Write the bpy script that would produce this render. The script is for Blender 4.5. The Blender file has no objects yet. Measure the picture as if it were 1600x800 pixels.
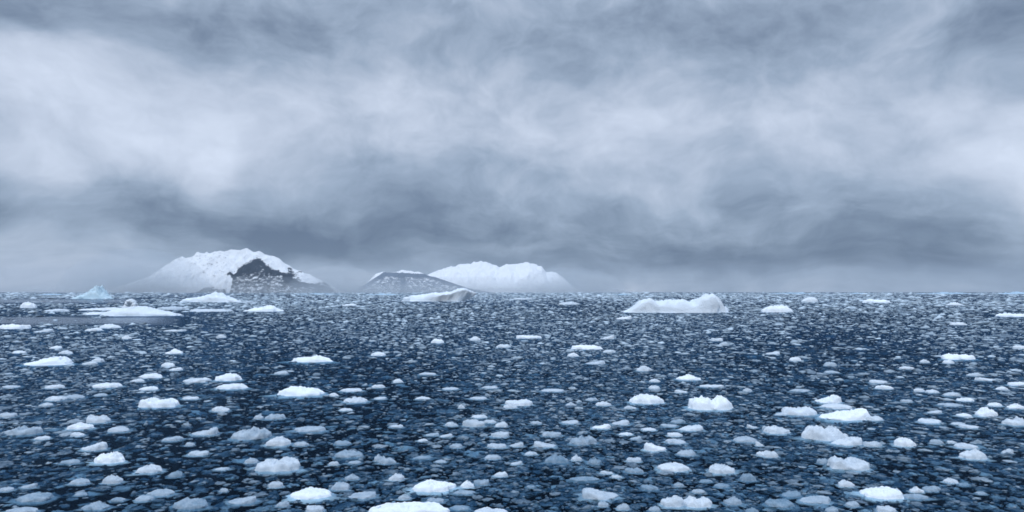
import bpy, math, random
import numpy as np
from mathutils import Vector, noise

S = bpy.context.scene
COL = S.collection
R = math.radians

# ---------------------------------------------------------------- camera
CAM_H = 12.0
F = 953.0                                   # focal length in photo pixels (1600 wide)
PITCH = math.atan((456 - 400) / F)
cam = bpy.data.cameras.new('camera')
cam.sensor_width = 36.0
cam.lens = 36.0 * F / 1600.0
cam.clip_start = 0.5
cam.clip_end = 80000
camo = bpy.data.objects.new('camera', cam)
camo.location = (0, 0, CAM_H)
camo.rotation_euler = (math.pi / 2 + PITCH, 0, 0)
COL.objects.link(camo)
S.camera = camo


def ray(px, py):
    x = (px - 800) / F
    y = (400 - py) / F
    c, s = math.cos(PITCH), math.sin(PITCH)
    return Vector((x, c - s * y, s + c * y))


def on_water(px, py):
    d = ray(px, py)
    return d * (CAM_H / -d.z)


def azel(px, py):
    d = ray(px, py).normalized()
    return math.atan2(d.x, d.y), math.asin(d.z)


# ---------------------------------------------------------------- render / view
S.view_settings.view_transform = 'Standard'
S.view_settings.look = 'None'
S.view_settings.gamma = 1
S.view_settings.exposure = 0.0
S.cycles.use_denoising = True
S.cycles.max_bounces = 8
S.cycles.transparent_max_bounces = 12
S.cycles.volume_bounces = 1
S.cycles.caustics_reflective = False
S.cycles.caustics_refractive = False
S.cycles.filter_width = 1.7

# ---------------------------------------------------------------- world: overcast sky
W = bpy.data.worlds.new('World')
S.world = W
W.use_nodes = True
nt = W.node_tree
nt.nodes.clear()


def N(tree, kind, **kw):
    n = tree.nodes.new(kind)
    for k, v in kw.items():
        if k.startswith('i_'):
            n.inputs[k[2:]].default_value = v
        else:
            setattr(n, k, v)
    return n


def M(tree, op, a, b=None, c=None, clamp=False):
    n = tree.nodes.new('ShaderNodeMath')
    n.operation = op
    n.use_clamp = clamp
    for i, v in enumerate((a, b, c)):
        if v is None:
            continue
        if isinstance(v, (int, float)):
            n.inputs[i].default_value = v
        else:
            tree.links.new(v, n.inputs[i])
    return n.outputs[0]


SUN_EL, SUN_AZ = R(48), R(200)
L = nt.links.new
tc = N(nt, 'ShaderNodeTexCoord')
sep = N(nt, 'ShaderNodeSeparateXYZ')
L(tc.outputs['Generated'], sep.inputs[0])
az = M(nt, 'ARCTAN2', sep.outputs[0], sep.outputs[1])
el = M(nt, 'ARCSINE', sep.outputs[2])
comb = N(nt, 'ShaderNodeCombineXYZ')
L(az, comb.inputs[0]); L(el, comb.inputs[1])
# warp the cloud coordinates so that edges are ragged
wn = N(nt, 'ShaderNodeTexNoise', i_Scale=3.4, i_Detail=4.0, i_Roughness=0.5)
wmap = N(nt, 'ShaderNodeMapping'); wmap.inputs['Scale'].default_value = (1, 1.5, 1)
L(comb.outputs[0], wmap.inputs[0]); L(wmap.outputs[0], wn.inputs['Vector'])
wsub = N(nt, 'ShaderNodeVectorMath', operation='SUBTRACT'); wsub.inputs[1].default_value = (.5, .5, .5)
L(wn.outputs['Color'], wsub.inputs[0])
wsc = N(nt, 'ShaderNodeVectorMath', operation='MULTIPLY'); wsc.inputs[1].default_value = (0.22, 0.13, 0)
L(wsub.outputs[0], wsc.inputs[0])
wadd = N(nt, 'ShaderNodeVectorMath', operation='ADD')
L(comb.outputs[0], wadd.inputs[0]); L(wsc.outputs[0], wadd.inputs[1])
P = wadd.outputs[0]
# cloud masses: (px, py, half width, half height, amplitude) in the photo's frame, turned into directions
CLOUDS = [
    (50, 105, 90, 60, .22), (200, 200, 240, 70, .30), (30, 245, 80, 40, .18), (325, 262, 60, 42, .30),
    (270, 60, 260, 55, -.22), (0, 20, 130, 40, -.18), (-20, 300, 70, 60, -.22), (230, 300, 110, 45, -.10),
    (370, 350, 200, 42, -.30), (130, 375, 150, 32, .10), (500, 30, 110, 40, -.18), (430, 105, 160, 40, .05),
    (600, 160, 230, 60, .18), (620, 50, 80, 28, .12), (700, 80, 60, 40, -.12), (600, 300, 190, 45, -.12),
    (730, 350, 130, 32, -.18), (540, 385, 190, 30, -.34), (770, 384, 80, 9, .20), (860, 90, 60, 60, -.06),
    (1010, 40, 170, 50, -.16), (1160, 10, 140, 50, -.10), (1050, 190, 200, 60, .14), (890, 220, 110, 50, .12),
    (975, 302, 60, 12, .14), (1000, 345, 170, 30, -.12), (1000, 400, 330, 34, -.34), (1260, 40, 100, 60, -.20),
    (1410, 70, 80, 50, .12), (1500, 60, 80, 60, -.10), (1350, 200, 200, 45, .16), (1590, 250, 90, 60, .34),
    (1500, 235, 80, 30, .14), (1300, 320, 150, 30, -.16), (1430, 360, 170, 26, -.18), (1420, 405, 330, 34, -.36),
    (1570, 375, 60, 10, .08), (700, 440, 900, 16, .10), (150, 425, 160, 25, .06), (1220, 190, 60, 14, .10),
    (1600, 20, 120, 40, -.18),
]
tot = None
for (px, py, sx, sy, amp) in CLOUDS:
    a0, e0 = azel(px, py)
    a1, _ = azel(px + sx, py)
    _, e1 = azel(px, py - sy)
    sub = N(nt, 'ShaderNodeVectorMath', operation='SUBTRACT'); sub.inputs[1].default_value = (a0, e0, 0)
    L(P, sub.inputs[0])
    mul = N(nt, 'ShaderNodeVectorMath', operation='MULTIPLY')
    mul.inputs[1].default_value = (1 / abs(a1 - a0), 1 / abs(e1 - e0), 0)
    L(sub.outputs[0], mul.inputs[0])
    dot = N(nt, 'ShaderNodeVectorMath', operation='DOT_PRODUCT')
    L(mul.outputs[0], dot.inputs[0]); L(mul.outputs[0], dot.inputs[1])
    g = M(nt, 'POWER', 0.45, dot.outputs['Value'])
    tot = M(nt, 'MULTIPLY_ADD', g, amp * 1.0, tot if tot is not None else 0.56)
# fine cloud texture
fmap = N(nt, 'ShaderNodeMapping'); fmap.inputs['Scale'].default_value = (1, 1.45, 1)
L(P, fmap.inputs[0])
fn = N(nt, 'ShaderNodeTexNoise', i_Scale=7.5, i_Detail=10.0, i_Roughness=0.57, i_Distortion=0.0)
L(fmap.outputs[0], fn.inputs['Vector'])
tot = M(nt, 'MULTIPLY_ADD', M(nt, 'SUBTRACT', fn.outputs['Fac'], 0.5), 0.74, tot)
# thin streaks of layered cloud low above the sea
smap = N(nt, 'ShaderNodeMapping'); smap.inputs['Scale'].default_value = (1, 5.5, 1)
L(P, smap.inputs[0])
sn_ = N(nt, 'ShaderNodeTexNoise', i_Scale=9.0, i_Detail=8.0, i_Roughness=0.6, i_Distortion=0.3)
L(smap.outputs[0], sn_.inputs['Vector'])
low = N(nt, 'ShaderNodeMapRange', interpolation_type='SMOOTHSTEP')
low.inputs['From Min'].default_value = R(12); low.inputs['From Max'].default_value = R(2)
low.inputs['To Min'].default_value = 0.06; low.inputs['To Max'].default_value = 0.40
L(el, low.inputs[0])
tot = M(nt, 'MULTIPLY_ADD', M(nt, 'SUBTRACT', sn_.outputs['Fac'], 0.5), low.outputs[0], tot)
pn_ = N(nt, 'ShaderNodeTexNoise', i_Scale=19.0, i_Detail=6.0, i_Roughness=0.6)
L(fmap.outputs[0], pn_.inputs['Vector'])
tot = M(nt, 'MULTIPLY_ADD', M(nt, 'SUBTRACT', pn_.outputs['Fac'], 0.5), .34, tot)
ramp = N(nt, 'ShaderNodeValToRGB')
cr = ramp.color_ramp


def lin(*c):
    return tuple((((v / 255) + .055) / 1.055) ** 2.4 if v > 10 else v / 255 / 12.92 for v in c) + (1,)


cr.elements[0].position = 0.05; cr.elements[0].color = lin(84, 101, 128)
cr.elements[1].position = 1.0; cr.elements[1].color = lin(222, 233, 252)
for p_, c_ in ((.25, (118, 135, 159)), (.5, (158, 175, 198)), (.75, (197, 209, 229))):
    e = cr.elements.new(p_); e.color = lin(*c_)
L(tot, ramp.inputs[0])
# an overcast sky is brighter towards the zenith
zb = N(nt, 'ShaderNodeMapRange', interpolation_type='SMOOTHSTEP')
zb.inputs['From Min'].default_value = R(23); zb.inputs['From Max'].default_value = R(60)
zb.inputs['To Min'].default_value = 1.0; zb.inputs['To Max'].default_value = 2.5
L(el, zb.inputs[0])
cloud = N(nt, 'ShaderNodeVectorMath', operation='SCALE')
L(ramp.outputs[0], cloud.inputs[0]); L(zb.outputs[0], cloud.inputs['Scale'])
sky = N(nt, 'ShaderNodeTexSky', sky_type='NISHITA', sun_disc=False, sun_elevation=SUN_EL, sun_rotation=SUN_AZ)
skys = N(nt, 'ShaderNodeVectorMath', operation='SCALE'); skys.inputs['Scale'].default_value = 0.10
L(sky.outputs[0], skys.inputs[0])
mixw = N(nt, 'ShaderNodeMix', data_type='RGBA'); mixw.inputs[0].default_value = 0.93
L(skys.outputs[0], mixw.inputs[6]); L(cloud.outputs[0], mixw.inputs[7])
bg = N(nt, 'ShaderNodeBackground', i_Strength=1.0)
L(mixw.outputs[2], bg.inputs[0])
wo = N(nt, 'ShaderNodeOutputWorld')
L(bg.outputs[0], wo.inputs[0])
W.cycles.sampling_method = 'MANUAL'
W.cycles.sample_map_resolution = 512

sun = bpy.data.lights.new('sun', 'SUN')
sun.energy = 1.4
sun.angle = R(25)
sun.color = (1.0, 0.985, 0.965)
suno = bpy.data.objects.new('sun', sun)
sd = Vector((math.cos(SUN_EL) * math.sin(SUN_AZ), math.cos(SUN_EL) * math.cos(SUN_AZ), math.sin(SUN_EL)))
suno.rotation_euler = sd.to_track_quat('Z', 'Y').to_euler()
COL.objects.link(suno)


# ---------------------------------------------------------------- helpers
def new_mat(name):
    m = bpy.data.materials.new(name)
    m.use_nodes = True
    m.node_tree.nodes.clear()
    return m


def obj_from(name, verts, faces, mat, smooth=True):
    me = bpy.data.meshes.new(name)
    me.from_pydata(verts, [], faces)
    me.materials.append(mat)
    if smooth:
        me.polygons.foreach_set('use_smooth', [True] * len(me.polygons))
    me.update()
    o = bpy.data.objects.new(name, me)
    COL.objects.link(o)
    return o


def ice_mat(name, kind, snow=(.82, .89, .96), wet=(.05, .16, .27), bump=.5, scale=1.0):
    """kind: attribute type that carries `tone` (0 clear wet ice .. 1 dry snowy ice)"""
    m = new_mat(name)
    t = m.node_tree
    l = t.links.new
    at = N(t, 'ShaderNodeAttribute', attribute_name='tone', attribute_type=kind)
    geo = N(t, 'ShaderNodeNewGeometry')
    n1 = N(t, 'ShaderNodeTexNoise', i_Scale=1.6 * scale, i_Detail=5.0, i_Roughness=.6)
    l(geo.outputs['Position'], n1.inputs['Vector'])
    n2 = N(t, 'ShaderNodeTexNoise', i_Scale=9.0 * scale, i_Detail=6.0, i_Roughness=.65)
    l(geo.outputs['Position'], n2.inputs['Vector'])
    v = M(t, 'MULTIPLY_ADD', M(t, 'SUBTRACT', n1.outputs['Fac'], .5), .6, M(t, 'POWER', at.outputs['Fac'], 1.8))
    v = M(t, 'MULTIPLY_ADD', M(t, 'SUBTRACT', n2.outputs['Fac'], .5), .35, v, clamp=True)
    mx = N(t, 'ShaderNodeMix', data_type='RGBA')
    mx.inputs[6].default_value = wet + (1,)
    mx.inputs[7].default_value = snow + (1,)
    l(v, mx.inputs[0])
    rg = N(t, 'ShaderNodeMapRange')
    rg.inputs['To Min'].default_value = .28; rg.inputs['To Max'].default_value = .8
    l(v, rg.inputs[0])
    b = N(t, 'ShaderNodeBsdfPrincipled')
    b.inputs['IOR'].default_value = 1.31
    b.inputs['Specular IOR Level'].default_value = .25
    l(mx.outputs[2], b.inputs['Base Color']); l(rg.outputs[0], b.inputs['Roughness'])
    bp = N(t, 'ShaderNodeBump', i_Strength=bump, i_Distance=.12 / scale)
    l(n2.outputs['Fac'], bp.inputs['Height']); l(bp.outputs[0], b.inputs['Normal'])
    o = N(t, 'ShaderNodeOutputMaterial')
    l(b.outputs[0], o.inputs[0])
    return m


MAT_FLOE = ice_mat('floe_ice', 'OBJECT')
MAT_BERG = ice_mat('berg_ice', 'OBJECT', snow=(.80, .89, .98), wet=(.12, .34, .52), bump=1.0, scale=.16)
MAT_BLUE = ice_mat('blue_berg_ice', 'OBJECT', snow=(.58, .73, .82), wet=(.14, .38, .50), bump=.6, scale=.12)
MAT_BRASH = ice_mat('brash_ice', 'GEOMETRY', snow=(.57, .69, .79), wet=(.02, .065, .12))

# ---------------------------------------------------------------- water
FAR = 20000.0
DEPTH = 3.0
wm = new_mat('sea_water')
t = wm.node_tree
l = t.links.new
geo = N(t, 'ShaderNodeNewGeometry')
rp = N(t, 'ShaderNodeMapping'); rp.inputs['Scale'].default_value = (1, 1.5, 1)
l(geo.outputs['Position'], rp.inputs[0])
rn = N(t, 'ShaderNodeTexNoise', i_Scale=3.0, i_Detail=3.0, i_Roughness=.55)
l(rp.outputs[0], rn.inputs['Vector'])
rb = N(t, 'ShaderNodeBump', i_Strength=.55, i_Distance=.05)
l(rn.outputs['Fac'], rb.inputs['Height'])
fr = N(t, 'ShaderNodeFresnel', i_IOR=1.21)
l(rb.outputs[0], fr.inputs['Normal'])
gl = N(t, 'ShaderNodeBsdfGlossy', i_Roughness=.12)
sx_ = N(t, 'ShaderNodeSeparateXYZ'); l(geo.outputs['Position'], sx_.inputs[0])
pale_refl = None
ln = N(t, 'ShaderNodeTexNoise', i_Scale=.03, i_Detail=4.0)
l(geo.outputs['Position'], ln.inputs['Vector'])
# calm leads, their brighter reflection painted into the gloss colour (world metres: near edge, far edge, right edge as x / y)
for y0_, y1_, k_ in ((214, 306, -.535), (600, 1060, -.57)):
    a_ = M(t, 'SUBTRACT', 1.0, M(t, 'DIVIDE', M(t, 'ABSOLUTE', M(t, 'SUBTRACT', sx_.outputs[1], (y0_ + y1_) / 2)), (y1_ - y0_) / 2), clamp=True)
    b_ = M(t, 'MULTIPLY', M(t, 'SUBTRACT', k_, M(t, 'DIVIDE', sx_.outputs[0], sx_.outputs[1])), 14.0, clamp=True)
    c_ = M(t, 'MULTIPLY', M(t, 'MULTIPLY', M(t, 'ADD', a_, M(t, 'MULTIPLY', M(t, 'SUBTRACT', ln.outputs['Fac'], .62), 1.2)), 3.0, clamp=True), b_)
    pale_refl = c_ if pale_refl is None else M(t, 'MAXIMUM', pale_refl, c_)
far_ = M(t, 'MULTIPLY', M(t, 'DIVIDE', M(t, 'SUBTRACT', sx_.outputs[1], 200.0), 3000.0, clamp=True), .5)  # paler reflection of far water, also painted into the gloss colour
pale_refl = M(t, 'MAXIMUM', pale_refl, far_)
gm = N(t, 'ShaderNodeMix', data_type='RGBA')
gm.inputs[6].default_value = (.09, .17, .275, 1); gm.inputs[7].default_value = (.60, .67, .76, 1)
l(pale_refl, gm.inputs[0]); l(gm.outputs[2], gl.inputs['Color'])
l(rb.outputs[0], gl.inputs['Normal'])
tr = N(t, 'ShaderNodeBsdfTransparent'); tr.inputs[0].default_value = (.80, .93, 1, 1)
ms = N(t, 'ShaderNodeMixShader')
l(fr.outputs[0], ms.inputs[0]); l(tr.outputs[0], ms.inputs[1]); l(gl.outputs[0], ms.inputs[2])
va = N(t, 'ShaderNodeVolumeAbsorption', i_Density=.6)
va.inputs[0].default_value = (.05, .42, .62, 1)
o_ = N(t, 'ShaderNodeOutputMaterial')
l(ms.outputs[0], o_.inputs[0]); l(va.outputs[0], o_.inputs['Volume'])
bt = new_mat('deep_water')
t = bt.node_tree
b = N(t, 'ShaderNodeBsdfDiffuse'); b.inputs[0].default_value = (.004, .02, .045, 1)
o_ = N(t, 'ShaderNodeOutputMaterial'); t.links.new(b.outputs[0], o_.inputs[0])

X = FAR
vs = [(-X, -2000, 0), (X, -2000, 0), (X, FAR, 0), (-X, FAR, 0),
      (-X, -2000, -DEPTH), (X, -2000, -DEPTH), (X, FAR, -DEPTH), (-X, FAR, -DEPTH)]
fs = [(0, 1, 2, 3), (7, 6, 5, 4), (0, 4, 5, 1), (1, 5, 6, 2), (2, 6, 7, 3), (3, 7, 4, 0)]
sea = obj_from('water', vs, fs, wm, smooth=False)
sea.data.materials.append(bt)
sea.data.polygons[1].material_index = 1
sea['kind'] = 'structure'
sea['label'] = 'dark blue sea between the drifting ice'

# ---------------------------------------------------------------- islands
def interp(pts, x):
    return float(np.interp(x, [p[0] for p in pts], [p[1] for p in pts]))


def island_mat(name, rock_fn_inputs):
    m = new_mat(name)
    t = m.node_tree
    l = t.links.new
    at = N(t, 'ShaderNodeAttribute', attribute_name='rock', attribute_type='GEOMETRY')
    geo = N(t, 'ShaderNodeNewGeometry')
    n1 = N(t, 'ShaderNodeTexNoise', i_Scale=.019, i_Detail=9.0, i_Roughness=.74)
    mp = N(t, 'ShaderNodeMapping'); mp.inputs['Scale'].default_value = (1, .5, 1.9)
    mp.inputs['Rotation'].default_value = (0, .5, 0)
    l(geo.outputs['Position'], mp.inputs[0]); l(mp.outputs[0], n1.inputs['Vector'])
    v = M(t, 'MULTIPLY_ADD', M(t, 'SUBTRACT', n1.outputs['Fac'], .5), 2.2, at.outputs['Fac'])
    rmp = N(t, 'ShaderNodeMapRange')
    rmp.inputs['From Min'].default_value = .38; rmp.inputs['From Max'].default_value = .60
    l(v, rmp.inputs[0])
    mx = N(t, 'ShaderNodeMix', data_type='RGBA')
    mx.inputs[6].default_value = (.88, .92, .97, 1)
    mx.inputs[7].default_value = rock_fn_inputs
    l(rmp.outputs[0], mx.inputs[0])
    b = N(t, 'ShaderNodeBsdfPrincipled', i_Roughness=.85)
    b.inputs['Specular IOR Level'].default_value = .05
    l(mx.outputs[2], b.inputs['Base Color'])
    bp = N(t, 'ShaderNodeBump', i_Strength=1.0, i_Distance=26.0)
    l(n1.outputs['Fac'], bp.inputs['Height']); l(bp.outputs[0], b.inputs['Normal'])
    o = N(t, 'ShaderNodeOutputMaterial'); l(b.outputs[0], o.inputs[0])
    return m


def island(name, dist, prof, depth, rock_fn, mat, seed, rough, nx=220, ny=70, label='', ridge=.45, crag=0.0):
    """height field; prof = skyline as (px, py) pairs in the photo, at `dist` metres"""
    x0, x1 = prof[0][0], prof[-1][0]
    sc = dist / (F * math.cos(PITCH)) * 1.0
    verts, faces, rock = [], [], []
    for j in range(ny + 1):
        v = j / ny
        yy = dist + (v - ridge) * depth
        for i in range(nx + 1):
            u = i / nx
            px = x0 + (x1 - x0) * u
            hgt = max(0, (457 - interp(prof, px))) * sc
            X_ = (px - 800) * sc * (1 - .10 * math.cos((v - ridge) * 2))/0.9
            if v < ridge:
                k = v / ridge
                s_ = k ** .8
            else:
                k = (1 - v) / (1 - ridge)
                s_ = k ** 1.2
            n_ = noise.fractal(Vector((X_ * .0045 + seed, yy * .003, seed)), .9, 2.1, 6)
            n2_ = abs(noise.fractal(Vector((X_ * .012, yy * .006, seed * 2)), .8, 2.1, 5))
            z = hgt * s_ * (1 + rough * (n_ - .1) * (1 - s_ * .75)) - n2_ * hgt * .34 * (1 - s_)*(.3 + rough)
            z += crag * hgt * s_ * (1 - abs(noise.noise(Vector((X_ * .007, yy * .006, seed)))) * 2.4) * .07
            if i in (0, nx) or j in (0, ny):
                z = -2
            verts.append((X_, yy, z - 1.0))
            rock.append(rock_fn(800 + X_ / yy * F * math.cos(PITCH), z / yy * F, s_, n_))
    for j in range(ny):
        for i in range(nx):
            a = j * (nx + 1) + i
            faces.append((a, a + 1, a + nx + 2, a + nx + 1))
    o = obj_from(name, verts, faces, mat)
    at = o.data.attributes.new('rock', 'FLOAT', 'POINT')
    at.data.foreach_set('value', rock)
    o['kind'] = 'structure'
    o['label'] = label
    return o


def rock1(px, hp, s_, n_):
    px += 16 * n_
    hp += 9 * n_
    top = interp([(340, 0), (360, 33), (363, 34), (385, 46), (401, 55), (412, 49), (419, 44), (427, 47), (433, 41), (445, 31), (468, 26), (480, 17), (500, 12), (512, 0)], px)
    if 360 < px < 512:
        d_ = (top - hp) / 6
        return max(-.1, min(.95 if d_ < 2.2 else .70, .5 + d_ * .5)) - (.12 if hp < top * .6 else 0)
    if px < 360:
        return .10 + (.12 if hp > 20 else 0) + .1 * n_ + (.5 if (310 < px < 350 and hp < 5) else 0)
    return .05


def rock2(px, hp, s_, n_):
    return .0 + .15 * n_


def rock3(px, hp, s_, n_):
    top = interp([(570, 12), (600, 32), (640, 30), (670, 29), (700, 19), (740, 9), (780, 3)], px)
    return max(-.1, min(.66, .5 + (top - hp) / 3)) + (.35 if top - hp < 6 else -.08) * (hp < top) + (.25 if 626 < px < 633 else 0)


ROCKM = island_mat('island_rock_and_snow', (.012, .024, .045, 1))
ROCKM2 = island_mat('headland_rock_and_snow', (.16, .20, .26, 1))
island('island', 8000, [(205, 458), (218, 450), (235, 434), (262, 416), (285, 403), (305, 398), (335, 394), (365, 394), (388, 392), (403, 394), (420, 401), (440, 409),
        (470, 423), (500, 437), (520, 447), (535, 458)], 1500, rock1, ROCKM, 3.3, .26, crag=1.0, nx=360, ny=150,
       label='snow covered island with a dark bare rock face on its right side')
island('island', 11500, [(600, 458), (640, 440), (670, 430), (700, 417), (720, 412), (745, 410), (768, 411), (780, 417), (790, 412), (812, 410), (832, 413), (846, 419), (853, 427), (862, 424),
        (870, 426), (880, 434), (892, 446), (905, 458)], 2600, rock2, ROCKM, 8.1, .34, crag=.5,
       label='white domed snow island in the middle distance, right of the grey headland')
island('headland', 9500, [(568, 458), (578, 437), (588, 428), (602, 424), (622, 424), (629, 421), (645, 424), (662, 427), (685, 434), (710, 443), (735, 451), (760, 455), (780, 458)], 1300, rock3, ROCKM2, 5.7, .2, crag=.4,
       label='low grey rounded headland with a thin snow crest, left of the white domed island')

# ---------------------------------------------------------------- ice shapes
PROF = {
    'dome': ([.45, .85, 1, 1, .85, .4], 5), 'slab': ([.75, .95, .85, 1, .8], 8), 'lens': ([.45, .85, .9, 1, .85, .4], 6),
    'right': ([.15, .35, .55, .75, 1, 1], 6), 'left': ([1, .9, .7, .5, .3, .2], 5),
    'two': ([.6, .95, .9, .7, .65, .95, 1, .7, .5], 5), 'peak': ([.35, .5, .7, 1, .7, .5, .3], 3.5),
    'jag': ([.45, .8, .7, 1, .8, .95, .65, .4], 5), 'ramp': ([.1, .3, .5, .8, 1, .9, .3], 3),
}


def ice(name, w, d, h, shape, seed, mat, nth=30, nr=8, rough=.6, draft=None, prof=None, cliff=None, under=None, rot=0.0):
    rnd = random.Random(seed)
    p, c = PROF[shape] if prof is None else (prof, cliff)
    tilt = 0
    if prof is None:
        p = [q_ * rnd.uniform(.72, 1.1) for q_ in p]
        p = [q_ / max(p) for q_ in p]
        if shape in ('dome', 'slab', 'lens', 'two', 'jag', 'peak') and rnd.random() < .5:
            p = p[::-1]
        tilt = rnd.uniform(-.22, .22)
        c = c * rnd.uniform(.7, 1.3)
    xs = np.linspace(-1, 1, len(p))
    if draft is None:
        draft = max(.22 * w, .5 * h) if w < 12 else 2.0
    so = seed * 7.13
    verts, faces = [], []

    def outline(th):
        sq = (abs(math.cos(th)) ** 3 + abs(math.sin(th)) ** 3) ** (-1 / 3)
        return (.55 + .45 * sq) * (1 + .22 * noise.noise(Vector((math.cos(th) * 1.6 + so, math.sin(th) * 1.6, so)))
                      + .10 * noise.noise(Vector((math.cos(th) * 5 + so, math.sin(th) * 5, so))))

    def ztop(x, y, tt, u, nrm):
        P_ = float(np.interp(u, xs, p))
        rim = .42
        if under:
            rim += .4 * float(np.interp(u, np.linspace(-1, 1, len(under)), under))
        tv = tt * (.25 + .75 * abs(nrm)) if prof is None else tt * (.40 + .60 * abs(nrm)) if c > 2 else tt
        base = P_ * (1 - (1 - rim) * tv ** c)
        q = Vector((x / w * 9 + so, y / w * 9, so))
        nz = noise.fractal(q, .7, 2.1, 6)
        nz2 = 1 - abs(noise.noise(q * 1.7)) * 2
        nz3 = noise.noise(q * 3.1) * .16
        return h * (base * (.85 + tilt * u) + nz3 * rough + rough * (nz * .42 + (nz2 - .5) * .22) * (1 - .6 * tt ** 3) * (.35 + P_ * .65))

    radial = [(i / nr) for i in range(1, nr + 1)]
    verts.append((0, 0, ztop(0, 0, 0, 0, 0)))
    ring_start = []
    for tt in radial:
        ring_start.append(len(verts))
        for k in range(nth):
            th = 2 * math.pi * k / nth
            r_ = outline(th) * tt ** .85
            u = max(-1, min(1, r_ * math.cos(th)))
            x, y = r_ * math.cos(th) * w / 2, r_ * math.sin(th) * d / 2
            verts.append((x, y, max(.03 * h, ztop(x, y, tt, u, math.sin(th)))))
    rim0 = ring_start[-1]
    for (rs, zf, kind) in ((1.05, .45, 0), (1.07, .02, 1), (1.10, -.06, 2), (1.45, -.16, 3), (1.30, -.45, 2), (1.0, -.8, 2), (.6, -1.0, 2)):
        ring_start.append(len(verts))
        for k in range(nth):
            th = 2 * math.pi * k / nth
            o_ = outline(th)
            u = max(-1, min(1, o_ * math.cos(th)))
            un = float(np.interp(u, np.linspace(-1, 1, len(under)), under)) if under else 0
            zr = verts[rim0 + k][2]
            f_ = rs * (1 - (.45 * un if kind else 0.05 * un))
            jit = 1 + (.10 if kind < 3 else .55) * noise.noise(Vector((math.cos(th) * (3 if kind < 3 else 1.6) + so, math.sin(th) * (3 if kind < 3 else 1.6), zf * 2 + so)))
            x, y = f_ * jit * o_ * math.cos(th) * w / 2, f_ * jit * o_ * math.sin(th) * d / 2
            z = zr * zf if kind < 1 else zf * draft if kind >= 2 else .02 * h
            if kind == 0 and un > .2:
                z = zr * .85
            verts.append((x, y, z))
    verts.append((0, 0, -draft))
    for k in range(nth):
        faces.append((0, 1 + k, 1 + (k + 1) % nth))
    for a, b_ in zip(ring_start[:-1], ring_start[1:]):
        for k in range(nth):
            k2 = (k + 1) % nth
            faces.append((a + k, b_ + k, b_ + k2, a + k2))
    last = len(verts) - 1
    a = ring_start[-1]
    for k in range(nth):
        faces.append((a + k, last, a + (k + 1) % nth))
    if rot:
        cs, sn = math.cos(rot), math.sin(rot)
        verts = [(x * cs - y * sn, x * sn + y * cs, z) for x, y, z in verts]
    return obj_from(name, verts, faces, mat)


def put(px, py, wpx, hpx, shape, tone, seed, name='ice_floe', mat=None, dr=.62, hk=None, **kw):
    """real-size floe whose near waterline stands where the photo shows it"""
    p = on_water(px, py)
    dist = p.y
    m = dist / F * math.cos(PITCH)                    # metres per photo pixel, across
    w = wpx * m
    sn = CAM_H / math.hypot(CAM_H, dist)
    d = w * dr
    d = min(d, .62 * hpx * m / sn, w * .9)
    d = max(d, w * .28)
    h = hpx * m - .60 * d * sn
    h = max(h, .34 * hpx * m) * (hk or 1.0)
    if name == 'ice_floe':
        h *= .72 if tone < .75 else .86
    big = wpx > 34
    fit = 1.0 if name == 'iceberg' else 1.06
    if name == 'iceberg':
        h *= 1.02
    o = ice(name, w / fit, d / fit, h, shape, seed, mat or MAT_FLOE, nth=kw.pop('nth', 84 if big else 48), nr=kw.pop('nr', 20 if big else 12), **kw)
    o.location = (p.x * (1 + d / 2 / p.y), p.y + d / 2, 0)
    o['tone'] = tone
    return o


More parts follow.
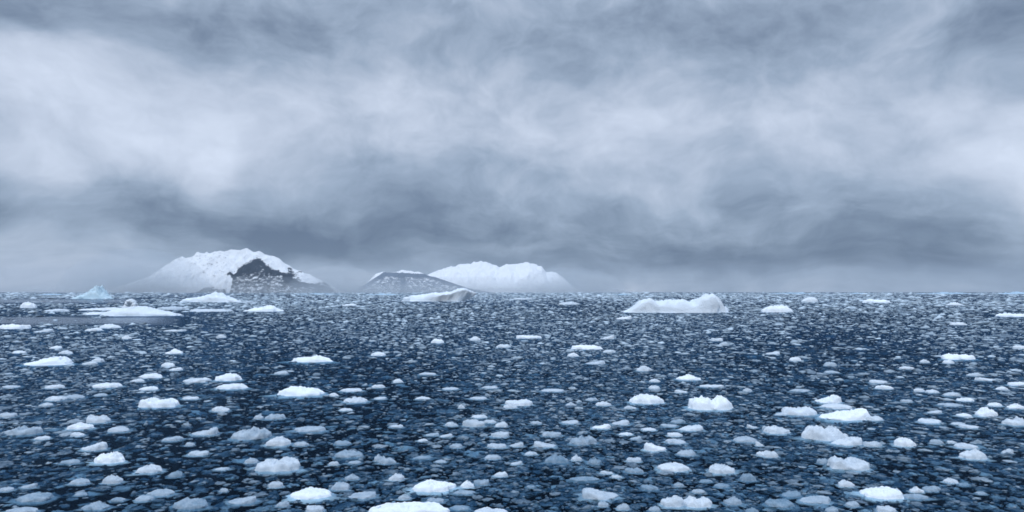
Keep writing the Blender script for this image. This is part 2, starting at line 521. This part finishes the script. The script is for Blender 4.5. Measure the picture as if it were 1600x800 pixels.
# ---------------------------------------------------------------- landmark bergs and floes
# (px, near waterline py, width px, height px, shape, tone, label, short name others refer to)
B, Fm = 'B', 'F'
LAND = [
    (410, 487, 58, 13, 'ramp', .95, 'white wedge of ice on the water below the dark rock face', 'the white wedge below the rock face'),
    (1214, 488, 44, 13, 'dome', 1, 'small white flat-based iceberg right of the large two-humped iceberg', 'the small flat-based iceberg'),
    (1370, 473, 36, 6, 'slab', 1, 'bright flat far floe just under the horizon right of centre', 'the flat far floe by the horizon'),
    (1583, 495, 44, 7, 'two', 1, 'long thin white floe reaching the right edge near the horizon', 'the long thin floe at the right edge'),
    (75, 571, 68, 17, 'ramp', 1, 'bright whale-backed floe with a long slope to its left', 'the whale-backed floe at far left'),
    (489, 566, 58, 13, 'lens', 1, 'isolated bright loaf-shaped floe in dark water left of centre', 'the isolated loaf-shaped floe'),
    (472, 619, 66, 17, 'lens', 1, 'wide bright floe with tapering ends below the loaf-shaped floe', 'the wide tapering floe'),
    (249, 637, 58, 18, 'slab', .9, 'broad flat-topped white slab of ice on the left', 'the broad flat-topped slab'),
    (1108, 641, 66, 28, 'two', 1, 'big bright cloud-shaped floe with a lumpy top, right of centre', 'the big cloud-shaped floe'),
    (1317, 657, 72, 22, 'right', 1, 'smooth white wedge floe rising to a blunt right end', 'the smooth blunt-ended wedge'),
    (1290, 689, 66, 30, 'jag', .85, 'ragged pale floe just below the smooth blunt-ended wedge', 'the ragged pale floe'),
    (1327, 735, 66, 24, 'two', .8, 'two-lobed pale floe on the right below the ragged floe', 'the right two-lobed floe'),
    (1380, 780, 60, 20, 'lens', .95, 'bright lens-shaped floe near the bottom edge on the right', 'the bright lens at bottom right'),
    (676, 769, 60, 20, 'lens', .95, 'bright lens-shaped floe above the long floe on the bottom edge', 'the bright lens at bottom centre'),
    (486, 780, 60, 19, 'lens', .95, 'bright lens-shaped floe left of the long bottom edge floe', 'the bright lens at bottom left'),
    (435, 737, 68, 26, 'two', .8, 'two-lobed pale floe with a smooth left lobe, left of centre', 'the left two-lobed floe'),
    (171, 724, 42, 21, 'jag', 1, 'brightest foreground floe at left with a notched jagged crest', 'the notched bright floe'),
    (234, 739, 36, 14, 'dome', .8, 'domed pale floe right of the notched bright floe', 'the domed pale floe'),
    (640, 809, 122, 24, 'slab', .95, 'long white floe cut by the bottom edge of the photo', 'the long floe on the bottom edge'),
    (937, 781, 54, 20, 'left', .7, 'tilted grey-blue slab with raised left end near the bottom', 'the tilted slab'),
    (1052, 737, 48, 15, 'lens', .85, 'pale oval floe right of the tilted slab', 'the pale oval floe'),
    (1090, 793, 44, 19, 'two', .85, 'lumpy white floe, right one of a touching pair at the bottom', 'the touching bottom pair'),
    (1127, 740, 40, 16, 'dome', .8, 'hummocked floe just right of the pale oval floe', 'the hummocked floe'),
    (1541, 651, 30, 18, 'peak', 1, 'peaked white floe near the right edge', 'the peaked white floe'),
    (1521, 718, 36, 19, 'dome', .85, 'soft white mound of ice at lower right', 'the soft white mound'),
    (1413, 698, 32, 16, 'dome', .9, 'neat white dome of ice right of the ragged pale floe', 'the neat white dome'),
    (1496, 562, 50, 11, 'two', 1, 'bright dumbbell-shaped floe in the right middle distance', 'the dumbbell-shaped floe'),
    (917, 546, 46, 8, 'slab', 1, 'bright thin bar of ice below the domed snow island', 'the thin bright bar'),
    (391, 687, 58, 26, 'jag', .62, 'large faded half-sunk floe left of centre', 'the large faded floe'),
    (811, 634, 44, 11, 'slab', .85, 'narrow white plank of ice in the centre of the water', 'the narrow plank of ice'),
    (1011, 631, 50, 17, 'lens', .9, 'white floe left of the big cloud-shaped floe', 'the floe left of the cloud-shaped one'),
    (1294, 630, 38, 15, 'right', .9, 'white lump of ice above the smooth blunt-ended wedge', 'the lump above the smooth wedge'),
    (1248, 649, 52, 16, 'two', .85, 'saddle-backed floe left of the smooth blunt-ended wedge', 'the saddle-backed floe'),
    (740, 667, 32, 12, 'slab', .75, 'block-like pale floe right of centre', 'the block-like pale floe'),
    (912, 695, 40, 20, 'jag', .55, 'murky ring of ice with a bright core, centre right', 'the murky ring of ice'),
    (358, 595, 36, 14, 'jag', .95, 'bright knobbly floe with another floe close below it', 'the bright knobbly floe'),
    (1075, 594, 34, 11, 'peak', .95, 'bright small peak of ice above the big cloud-shaped floe', 'the small bright peak'),
    (825, 529, 38, 6, 'slab', .9, 'thin flat floe under the domed snow island', 'the thin flat floe'),
    (684, 536, 20, 8, 'dome', .95, 'tidy little white dome below the iceberg with dark undercut', 'the tidy little dome'),
    (38, 680, 48, 19, 'two', .6, 'dim grey two-layered floe near the left edge', 'the dim layered floe'),
    (54, 785, 50, 17, 'dome', .5, 'dim blue-grey floe in the bottom left corner', 'the dim corner floe'),
    (272, 553, 28, 10, 'peak', .95, 'small bright triangular floe below the long left iceberg', 'the small triangular floe'),
    (22, 514, 46, 9, 'slab', 1, 'white flat floe running off the left edge below the open lead', 'the flat floe at the left edge'),
    (251, 775, 36, 13, 'lens', .6, 'grey-blue flattened floe at lower left', 'the grey flattened floe'),
    (298, 796, 52, 22, 'jag', .5, 'murky cluster-shaped floe on the bottom edge, left of the bright lens', 'the murky bottom floe'),
    (1587, 665, 34, 15, 'two', .8, 'pale floe cut by the right edge of the photo', 'the pale floe at the right edge'),
]
# every other floe large enough to count: (px, py, w, h, tone, shape letter)
R_ = '''167 606 42 9 9 l;85 607 28 7 8 l;17 606 26 5 7 l;88 626 28 8 8 l;72 635 20 8 7 d;117 623 30 9 6 j;157 619 20 6 6 l;12 652 26 10 7 s;152 661 34 16 8 t
126 671 38 12 9 l;121 682 20 7 8 l;66 687 22 6 8 l;147 704 34 15 8 r;186 675 30 11 7 d;110 725 28 9 5 d;176 756 28 17 7 d;125 757 28 12 6 d;45 763 22 11 6 r
150 797 36 16 5 p;126 775 18 7 5 l;9 768 22 8 6 l;35 802 44 10 6 l;184 784 20 8 5 l;233 610 28 7 9 l;298 624 24 5 8 s;362 608 44 10 9 l;345 643 28 9 8 d
210 646 12 4 9 l;321 680 38 15 7 r;270 689 28 9 6 l;297 697 14 8 6 d;311 712 30 10 7 s;274 746 22 13 4 d;226 783 26 10 6 d;347 735 20 6 6 r;377 788 40 14 6 r
393 724 20 12 6 d;350 769 14 8 6 d;521 619 14 6 9 d;549 612 34 6 8 l;555 629 36 11 8 j;591 606 20 6 8 l;595 624 20 5 7 l;540 642 20 5 8 l;430 655 30 12 6 j
404 655 14 10 7 d;434 697 38 16 8 d;485 675 46 10 6 s;470 697 22 10 6 d;545 715 42 14 5 j;521 727 16 8 7 l;594 721 18 14 6 t;550 750 22 13 5 p;430 762 22 13 7 d
533 766 28 16 6 d;567 779 42 13 6 r;442 792 20 11 6 d;492 801 28 13 7 s;592 803 26 14 7 d;554 725 20 6 5 l;535 695 24 8 5 l;661 624 22 5 8 p;619 615 12 6 8 p
704 609 24 5 7 l;766 607 24 5 7 d;748 624 26 5 7 l;721 638 10 8 8 p;797 638 20 11 8 p;705 666 18 9 7 d;749 653 24 5 8 l;783 667 20 9 8 d;765 661 20 6 7 l
670 669 12 6 6 d;620 668 22 6 7 j;676 681 20 7 6 r;697 683 20 7 7 r;782 683 26 11 7 s;776 700 28 8 7 s;714 687 12 6 7 d;661 690 16 5 8 p;713 700 20 9 6 d
606 725 24 13 6 l;770 718 24 9 6 l;661 718 26 8 4 d;688 723 16 6 6 d;620 751 22 13 8 d;730 762 20 13 9 p;727 772 32 7 5 l;783 745 20 9 8 l;752 758 24 11 5 s
632 781 18 11 6 d;681 786 26 10 5 t;766 809 54 16 8 l;720 797 30 8 4 l;864 612 32 5 7 s;892 634 16 8 7 p;890 645 16 5 7 l;943 634 22 8 8 j;925 626 18 6 6 d
985 639 18 6 7 l;838 663 18 7 6 d;970 664 28 10 7 r;991 657 16 5 8 l;890 662 28 7 7 r;940 670 28 8 9 r;862 682 28 10 6 s;808 698 20 10 7 r;850 699 32 12 7 f
830 711 20 7 7 l;844 705 12 6 6 d;870 724 34 20 4 j;901 720 16 11 8 p;807 726 18 7 7 r;978 680 20 5 8 l;994 687 16 7 6 r;991 722 22 9 7 s;991 739 26 10 5 s
929 726 22 14 4 j;948 741 18 7 7 f;963 747 16 6 7 l;912 752 46 8 4 j;943 792 18 11 6 d;974 797 20 13 6 d;830 763 14 6 4 d;1022 608 18 7 8 j;1064 614 20 7 8 f
1112 605 36 4 8 s;1168 612 14 8 7 d;1080 673 34 12 8 r;1014 673 22 5 8 l;1054 682 22 7 8 s;1056 693 30 9 7 l;1024 705 32 15 9 f;1060 661 22 8 5 d;1045 667 26 6 6 f
1175 669 16 8 7 f;1197 673 12 11 6 d;1165 691 34 11 6 d;1187 697 12 8 8 f;1072 712 28 12 6 j;1194 713 22 10 8 s;1050 792 34 18 8 s;1014 766 26 11 4 d;1061 761 16 9 5 d
1103 754 18 6 4 d;1145 789 26 17 5 p;1168 752 22 16 4 d;1128 762 24 8 4 l;1092 771 20 8 6 d;1023 799 18 11 5 d;1175 804 20 14 4 d;1310 639 44 9 8 d;1214 678 36 15 8 j
1323 696 42 15 8 r;1365 657 28 9 8 t;1363 698 26 12 7 t;1205 715 20 12 8 d;1220 649 18 5 7 l;1286 725 20 12 5 d;1322 761 24 13 8 d;1272 787 44 14 6 r;1218 793 42 16 4 d
1332 792 20 11 6 d;1385 801 28 13 7 s;1300 801 20 11 5 d;1383 608 24 7 9 l;1250 612 28 5 6 l;1237 777 30 13 4 r;1346 678 10 8 5 p;1436 612 16 6 8 d;1456 614 20 6 8 d
1487 619 24 8 7 d;1508 627 24 7 9 j;1592 603 32 7 9 s;1566 609 16 6 9 d;1417 629 18 7 6 s;1485 635 32 6 6 d;1554 635 20 7 9 l;1587 639 26 10 9 p;1506 651 22 6 9 l
1452 661 32 8 8 s;1460 646 20 6 7 r;1515 669 28 7 8 f;1497 664 20 5 7 l;1463 694 20 10 6 d;1487 693 14 6 7 l;1510 701 32 10 8 d;1574 709 16 11 7 r;1486 755 20 9 8 d
1432 770 20 12 8 p;1430 780 34 9 5 s;1455 768 24 11 5 s;1507 760 18 7 4 d;1400 773 14 11 8 d;1533 773 16 6 5 l;172 513 30 8 9 j;147 517 24 6 9 l;161 523 14 4 9 l
107 515 14 5 9 d;198 530 14 8 9 p;68 519 28 5 8 r;87 545 18 5 9 d;104 553 20 7 8 p;31 552 20 5 9 l;177 544 12 4 9 l;172 553 14 4 9 s;153 566 18 8 8 j;140 570 22 6 8 l
263 573 20 8 9 d;275 579 18 5 9 l;236 591 34 9 9 l;254 578 18 4 7 l;362 605 0 0 0 l;307 598 40 9 8 l;275 518 30 4 8 s;262 525 14 4 8 s;346 528 14 7 8 d;330 552 16 4 8 l
215 597 20 6 8 d;547 478 22 4 9 l;496 504 12 4 9 d;592 556 22 7 9 d;440 585 20 7 7 d;665 481 20 4 9 l;742 532 16 7 9 d;742 539 14 5 8 l;754 548 11 7 9 p;787 543 22 6 8 l
714 558 18 4 8 s;618 516 18 4 9 s;722 506 18 3 8 l;668 586 26 5 7 l;622 598 14 7 9 d;816 468 30 3 8 s;888 476 32 5 8 l;940 485 20 3 9 s;940 497 14 4 9 l;945 505 16 4 9 d
974 499 24 8 9 r;896 557 18 7 9 p;892 566 20 4 7 s;949 530 20 8 8 r;952 551 18 5 8 s;930 569 28 7 7 r;965 481 18 3 8 s;1068 529 14 5 9 l;1057 509 10 5 9 p;1120 533 20 6 8 s
1131 540 16 8 7 d;1007 580 24 11 8 p;1023 597 16 6 8 d;1146 484 18 4 9 l;1266 472 24 9 9 d;1245 505 18 3 9 s;1263 495 14 4 9 d;1315 507 14 4 9 s;1242 564 18 7 9 l
1208 554 22 6 8 r;1297 572 20 9 6 d;1300 583 22 5 6 l;1211 578 12 4 9 l;1346 549 12 5 9 d;1363 550 14 5 8 l;1372 599 28 6 8 s;1492 477 22 6 9 p;1569 477 16 5 9 s
1497 508 24 6 9 l;1482 568 16 7 9 d;1426 561 16 5 9 l;1416 577 20 5 8 s;1445 567 14 7 8 p;1524 588 22 8 7 d;1540 595 28 7 8 f;1557 487 14 4 9 l;1555 538 14 5 9 l
1593 545 18 6 9 s;1543 552 14 5 9 d;44 481 22 11 10 d;88 487 36 5 8 l;55 490 16 4 8 l;160 485 58 5 9 s;155 492 48 6 9 s;330 487 60 5 8 s;270 484 50 7 7 l;385 473 26 4 7 l'''
KEY = dict(l='lens', d='dome', s='slab', r='right', f='left', t='two', p='peak', j='jag')
SHAPEWORD = dict(l='flattish', d='rounded', s='flat-topped', r='right-leaning', f='left-leaning', t='two-humped', p='pointed', j='ragged')

taken = []                                    # ellipses on the water that brash must leave free
seed = 11
BIGS = [
    # px, py, w, h, profile, cliff, tone, mat, depth ratio, under, label, short
    (145, 467, 56, 24, [.15, .3, .35, .45, .5, .8, 1, .7, .35, .15], 1.6, .75, MAT_BLUE, .5, None,
     'turquoise-blue peaked iceberg near the horizon at far left', 'the blue peaked iceberg'),
    (222, 494, 124, 17, [.25, .6, .85, .9, 1, .9, .7, .5, .3, .12], 3, 1, MAT_BERG, .4, None,
     'long low white iceberg with an icy arch standing behind it', 'the long left iceberg'),
    (330, 472, 86, 17, [.3, .4, .45, .55, .75, 1, .95, .6, .35, .2], 3, 1, MAT_BERG, .4, None,
     'low tent-shaped white iceberg in front of the rocky island', 'the tent-shaped iceberg'),
    (687, 471, 106, 20, [.4, .45, .5, .55, .7,   .75, .72, .78, .95, 1.15, 1.1, .85], 8, 1, MAT_BERG, .35,
     [0, 0, 0, 0, .1, .3, 1, 1, 1, .6, .7, .8], 'long white iceberg with a dark undercut and raised right end', 'the undercut iceberg'),
    (1055, 489, 152, 27, [.1, .4, .8, .95, .8, .75, .8, .75, .8,   .7, .6, .95, 1.2, 1.25, 1.15, .4], 6, 1, MAT_BERG, .36,
     [0, 0, .1, .3, .2, 0, 0, 0, 0, 0, 0, 0, 0, .2, .1, 0], 'largest iceberg, creamy white, with a rounded hump at its right end', 'the largest iceberg'),
]
marks = []                                     # (px, py, short)


def note(px, py, wpx, hpx):
    p = on_water(px, py)
    m = p.y / F
    taken.append((p.x, p.y + .3 * wpx * m, wpx * m * .56, max(.4 * wpx, 2) * m))


for (px, py, w_, h_, pr, cl, tone, mat, dr, un, lab, short) in BIGS:
    seed += 1
    o = put(px, py, w_, h_, 'dome', tone, seed, name='iceberg', mat=mat, dr=dr, prof=pr, cliff=cl, under=un, nth=150, nr=34, rough=.38)
    o['tone'] = tone * 1.25; o['label'] = lab; o['category'] = 'iceberg'; o['group'] = 'icebergs near the horizon'
    marks.append((px, py, short)); note(px, py, w_, h_)

# the arch of ice
ap = on_water(204, 481)
am = ap.y / F
verts, faces = [], []
NA, NB = 34, 14
for i in range(NA + 1):
    a = math.pi * i / NA
    cx, cz = -math.cos(a) * 6.2 * am, max(0.0, math.sin(a)) ** .8 * 13 * am - 1.0
    rr = (4.9 - 1.6 * math.sin(a)) * am
    for k in range(NB):
        b_ = 2 * math.pi * k / NB
        nn = 1 + .5 * noise.noise(Vector((i * .35, math.cos(b_) * 1.3, math.sin(b_) * 1.3)))
        rx = rr * nn
        verts.append((cx - math.cos(a) * math.cos(b_) * rx, math.sin(b_) * rx * 1.4, cz + math.sin(a) * math.cos(b_) * rx))
for i in range(NA):
    for k in range(NB):
        k2 = (k + 1) % NB
        faces.append((i * NB + k, i * NB + k2, (i + 1) * NB + k2, (i + 1) * NB + k))
arch = obj_from('iceberg', verts, faces, MAT_BERG)
arch.location = (ap.x, ap.y, 0)
arch['tone'] = 1.1
arch['label'] = 'small arch-shaped pinnacle of ice behind the long left iceberg'
arch['category'] = 'iceberg'; arch['group'] = 'icebergs near the horizon'

for (px, py, w_, h_, sh, tone, lab, short) in LAND:
    seed += 1
    o = put(px, py, w_, h_, sh, tone, seed)
    o['tone'] = tone * (1.06 if tone > .85 else 1.0)
    o['label'] = lab; o['category'] = 'ice floe'; o['group'] = 'floes drifting among the brash ice'
    marks.append((px, py, short)); note(px, py, w_, h_)

# far pale shelves of ice along the horizon
for (px, py, w_, h_, lab) in [(1480, 459.3, 110, 5, 'far pale strip of ice on the horizon at right, the longest'),
                              (1592, 459.5, 70, 7, 'far pale ice strip on the horizon at the right edge'),
                              (1240, 459, 90, 4, 'far pale ice strip on the horizon above the small flat-based iceberg'),
                              (973, 461, 34, 4, 'far pale ice strip on the horizon left of the largest iceberg'),
                              (1340, 459, 60, 3, 'faint thin ice strip on the horizon above the flat far floe'),
                              (80, 461, 60, 3.5, 'far pale ice strip on the horizon left of the blue iceberg'),
                              (500, 460, 90, 3, 'far pale ice strip on the horizon right of the rocky island'),
                              (600, 461, 70, 4, 'far pale ice strip on the horizon under the grey headland')]:
    seed += 1
    o = put(px, py, w_, h_ * .8, 'jag', .6, seed, mat=MAT_BERG, dr=.3, rough=1.0, cliff=2, prof=[.1, .3, .5, .3, .7, 1, .6, .8, .4, .2, .3, .1])
    o['label'] = lab; o['category'] = 'ice floe'; o['group'] = 'far ice on the horizon'

rest = []
for q in R_.replace('\n', ';').split(';'):
    px, py, w_, h_, tn, k = q.split()
    px, py, w_, h_, tn = int(px), int(py), int(w_), int(h_), int(tn)
    if w_:
        rest.append((px, py, w_, h_, tn / 10, k))
rest.sort(key=lambda q: -q[2] * q[3])
rest = rest[:296 - len(LAND) - 8]
ORD = ['', 'second ', 'third ', 'fourth ', 'fifth ', 'sixth ', 'seventh ', 'eighth ', 'ninth ', 'tenth ']
groups = {}
for q in rest:
    px, py = q[0], q[1]
    best = min(marks, key=lambda mk: math.hypot((mk[0] - px), (mk[1] - py) * 1.4))
    dx, dy = px - best[0], (py - best[1]) * 1.4
    side = ('right of' if dx > 0 else 'left of') if abs(dx) > abs(dy) else ('below' if dy > 0 else 'above')
    groups.setdefault((best[2], side), []).append((math.hypot(dx, dy), q))
for (short, side), lst in groups.items():
    lst.sort(key=lambda z: z[0])
    for i, (_, (px, py, w_, h_, tn, k)) in enumerate(lst):
        seed += 1
        o = put(px, py, w_, h_, KEY[k], min(1, tn + .02), seed)
        col = 'white' if tn > .75 else 'pale' if tn > .55 else 'dim bluish'
        o['label'] = '%s%s %s ice chunk %s %s' % (ORD[i] if i else ('nearest ' if len(lst) > 1 else ''), col, SHAPEWORD[k], side, short)
        o['category'] = 'ice floe'; o['group'] = 'floes drifting among the brash ice'
        note(px, py, w_, h_)

# ---------------------------------------------------------------- brash ice (stuff)
rng = np.random.default_rng(5)


def ico(sub):
    import bmesh
    bm = bmesh.new()
    bmesh.ops.create_icosphere(bm, subdivisions=sub, radius=1)
    v = np.array([tuple(x.co) for x in bm.verts]); f = np.array([[y.index for y in x.verts] for x in bm.faces])
    bm.free()
    return v, f


def lump_variants(sub, n, s0):
    v, f = ico(sub)
    out = []
    for i in range(n):
        vv = v.copy()
        for j in range(len(v)):
            q = Vector(v[j]) * 1.1 + Vector((i * 9.1 + s0, s0, 0))
            r = 1 + .60 * noise.noise(q) + .42 * noise.noise(q * 2.4) + .28 * noise.noise(q * 5.3)
            vv[j] = v[j] * r
        out.append(vv)
    return np.array(out), f


cov = 0.62
ang = R(47)


def wmed(d):
    return .17 + .0036 * d


dd = np.exp(np.linspace(math.log(26), math.log(9000), 400))
wm_ = wmed(dd)
dens = cov / (wm_ * (.75 * wm_ + (.11 * wm_ * dd / CAM_H)))
dens *= np.interp(np.log(dd), [math.log(26), math.log(60), math.log(400), math.log(9000)], [1.25, 1.9, 3.1, 4.6])
cdf = np.concatenate([[0], np.cumsum(.5 * (dens[1:] * dd[1:] + dens[:-1] * dd[:-1]) * np.diff(dd))])
total = int(cdf[-1] * 2 * ang)
print('brash pieces', total)
u = rng.random(total) * cdf[-1]
D = np.interp(u, cdf, dd)
A = (rng.random(total) * 2 - 1) * ang
PX, PY = D * np.sin(A), D * np.cos(A)
wd = wmed(D) * np.exp(rng.normal(0, .55, total))
wd = np.clip(wd, .10, wmed(D) * 2.8)
chip = (rng.random(total) < .30) & (D < 420)
wd = np.where(chip, wmed(D) * rng.uniform(.35, .75, total), wd)
keep = np.ones(total, bool)
for (cx, cy, rx, ry) in taken:
    keep &= ((PX - cx) / (rx + wd * .3)) ** 2 + ((PY - cy) / (ry + wd * .3)) ** 2 > 1
# open leads at far left, as the photo shows
sx = 800 + F * PX / np.maximum(PY, 1)
sy = 456 + F * CAM_H / np.maximum(PY, 1)
wob = 2.0 * np.sin(sx * .05) + 1.2 * np.sin(sx * .13 + 1)
lead1 = (sx < 275 + 12 * wob) & (sy > 494 + wob - np.clip((sx - 150) / 60, 0, 2)) & (sy < 507 + wob)
lead2 = (sx < 240) & (sy > 467 + wob * .5) & (sy < 475 + wob * .5)
lead3 = (sx < 360) & (sy > 477) & (sy < 494) & (rng.random(total) < .45)
keep &= ~(lead1 & (rng.random(total) < .93)) & ~(lead2 & (rng.random(total) < .9)) & ~lead3
# patches of thinner ice
pn = np.array([noise.noise(Vector((x * .03 / (1 + y * .004), y * .02 / (1 + y * .004), 3.0))) for x, y in zip(PX, PY)])
keep &= rng.random(total) < np.clip(.84 + pn * 1.1, .35, 1)
PX, PY, D, wd, chip = PX[keep], PY[keep], D[keep], wd[keep], chip[keep]
n = len(PX)
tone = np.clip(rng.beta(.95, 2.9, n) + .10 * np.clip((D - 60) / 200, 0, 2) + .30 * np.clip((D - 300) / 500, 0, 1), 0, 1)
hh = wd * rng.uniform(.08, .22, n) * (.6 + .9 * tone)
# dim pieces ride lower: awash or just under the surface
tone = np.where(rng.random(n) < .13, rng.uniform(.6, 1.0, n), tone)
tone = np.where(chip & (rng.random(n) < .5), rng.uniform(.55, 1.0, n), tone)
tone *= np.interp(D, [30, 60, 140], [.42, .74, 1.05])  # nearer brash toned darker: wetter ice, plus lens vignette put into its colour
zc = np.where(tone < .30, -hh * rng.uniform(.5, 1.3, n), -hh * rng.uniform(.0, .45, n))
sub_ = (rng.random(n) < .33) & (D < 260) & ~chip              # ice hanging just under the surface
wd = np.where(sub_, wd * rng.uniform(1.3, 2.6, n), wd)
hh *= np.interp(D, [250, 700], [1, .6])
hh = np.where(sub_, wd * .10, hh)
zc = np.where(sub_, -hh * 1.35 - rng.uniform(.0, .10, n), zc)
tone = np.where(sub_, rng.uniform(.12, .75, n), tone)
ry_ = wd * rng.uniform(.45, .95, n)
rot = rng.normal(0, .5, n)
allv, allf, allt = [], [], []
off = 0
for lo, hi, sub in ((0, 75, 3), (75, 260, 2), (260, 1e9, 1)):
    idx = np.where((D >= lo) & (D < hi))[0]
    var, f = lump_variants(sub, 14, lo + 1.7)
    vi = rng.integers(0, 14, len(idx))
    vv = var[vi]                                             # (k, nv, 3)
    x = vv[:, :, 0] * (wd[idx] / 2)[:, None]
    y = vv[:, :, 1] * (ry_[idx] / 2)[:, None]
    z = vv[:, :, 2] * hh[idx][:, None] + zc[idx][:, None]
    c, s = np.cos(rot[idx])[:, None], np.sin(rot[idx])[:, None]
    X_ = x * c - y * s + PX[idx][:, None]
    Y_ = x * s + y * c + PY[idx][:, None]
    nv = vv.shape[1]
    allv.append(np.stack([X_, Y_, z], -1).reshape(-1, 3))
    allf.append((f[None] + (np.arange(len(idx)) * nv)[:, None, None] + off).reshape(-1, 3))
    allt.append(np.repeat(tone[idx], nv))
    off += len(idx) * nv
V = np.concatenate(allv).astype(np.float32); Fc = np.concatenate(allf).astype(np.int32); T = np.concatenate(allt).astype(np.float32)
me = bpy.data.meshes.new('brash_ice')
me.vertices.add(len(V)); me.vertices.foreach_set('co', V.ravel())
me.loops.add(len(Fc) * 3); me.loops.foreach_set('vertex_index', Fc.ravel())
me.polygons.add(len(Fc)); me.polygons.foreach_set('loop_start', np.arange(len(Fc), dtype=np.int32) * 3)
me.update(calc_edges=True)
me.polygons.foreach_set('use_smooth', np.ones(len(Fc), bool))
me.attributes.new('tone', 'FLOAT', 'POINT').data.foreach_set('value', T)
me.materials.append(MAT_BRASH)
br = bpy.data.objects.new('brash_ice', me)
COL.objects.link(br)
br['kind'] = 'stuff'; br['label'] = 'thousands of small broken ice pieces strewn over the dark water'; br['category'] = 'brash ice'
print('brash kept', n, 'verts', len(V))

# ---------------------------------------------------------------- haze: one closed box of air
def volume_obj(name, verts, faces, dens_, col=(.74, .87, 1)):
    m = new_mat(name + '_air')
    t = m.node_tree
    v = N(t, 'ShaderNodeVolumePrincipled', i_Density=dens_, i_Anisotropy=.2)
    v.inputs['Color'].default_value = col + (1,)
    o = N(t, 'ShaderNodeOutputMaterial')
    t.links.new(v.outputs[0], o.inputs['Volume'])
    ob = obj_from(name, verts, faces, m, smooth=False)
    ob['kind'] = 'stuff'
    return ob


x0, x1, y0, y1, z0, z1 = -X - 300, X + 300, -2300, FAR + 300, -DEPTH - 1, 760
bv = [(x0, y0, z0), (x1, y0, z0), (x1, y1, z0), (x0, y1, z0), (x0, y0, z1), (x1, y0, z1), (x1, y1, z1), (x0, y1, z1)]
bf = [(3, 2, 1, 0), (4, 5, 6, 7), (0, 1, 5, 4), (1, 2, 6, 5), (2, 3, 7, 6), (3, 0, 4, 7)]
hz = volume_obj('haze', bv, bf, 2.7e-5)
hz['label'] = 'thin cold haze over the sea fading the far islands'


def fog_bank(px, dist, rx, ry, rz, dens_, label):
    """low bank of mist lying on the sea: a flattened lens of air"""
    v, f = ico(5)
    cx = (px - 800) / F * dist
    vv = [(a * rx + cx, b * ry + dist, c * rz) for a, b, c in v]
    o = volume_obj('fog_bank', vv, [tuple(int(q) for q in t_) for t_ in f], dens_, (.85, .93, 1))
    o['label'] = label


for k_ in (1.0, .62, .34):
    fog_bank(360, 7150, 2700 * (1 - .1 * k_), 560, 200 * k_, 2.6e-4, 'low mist along the foot of the rocky island')
    fog_bank(720, 8550, 2600 * (1 - .1 * k_), 500, 230 * k_, 4e-4, 'low mist along the foot of the headland')
    fog_bank(215, 7100, 850 * k_, 600 * k_, 520 * k_, 7e-4, 'mist veiling the left slope of the rocky island')
    fog_bank(525, 7150, 560 * k_, 500 * k_, 330 * k_, 6e-4, 'mist veiling the right tip of the rocky island')
    fog_bank(890, 10000, 950 * k_, 500 * k_, 420 * k_, 7e-4, 'mist veiling the right end of the domed island')
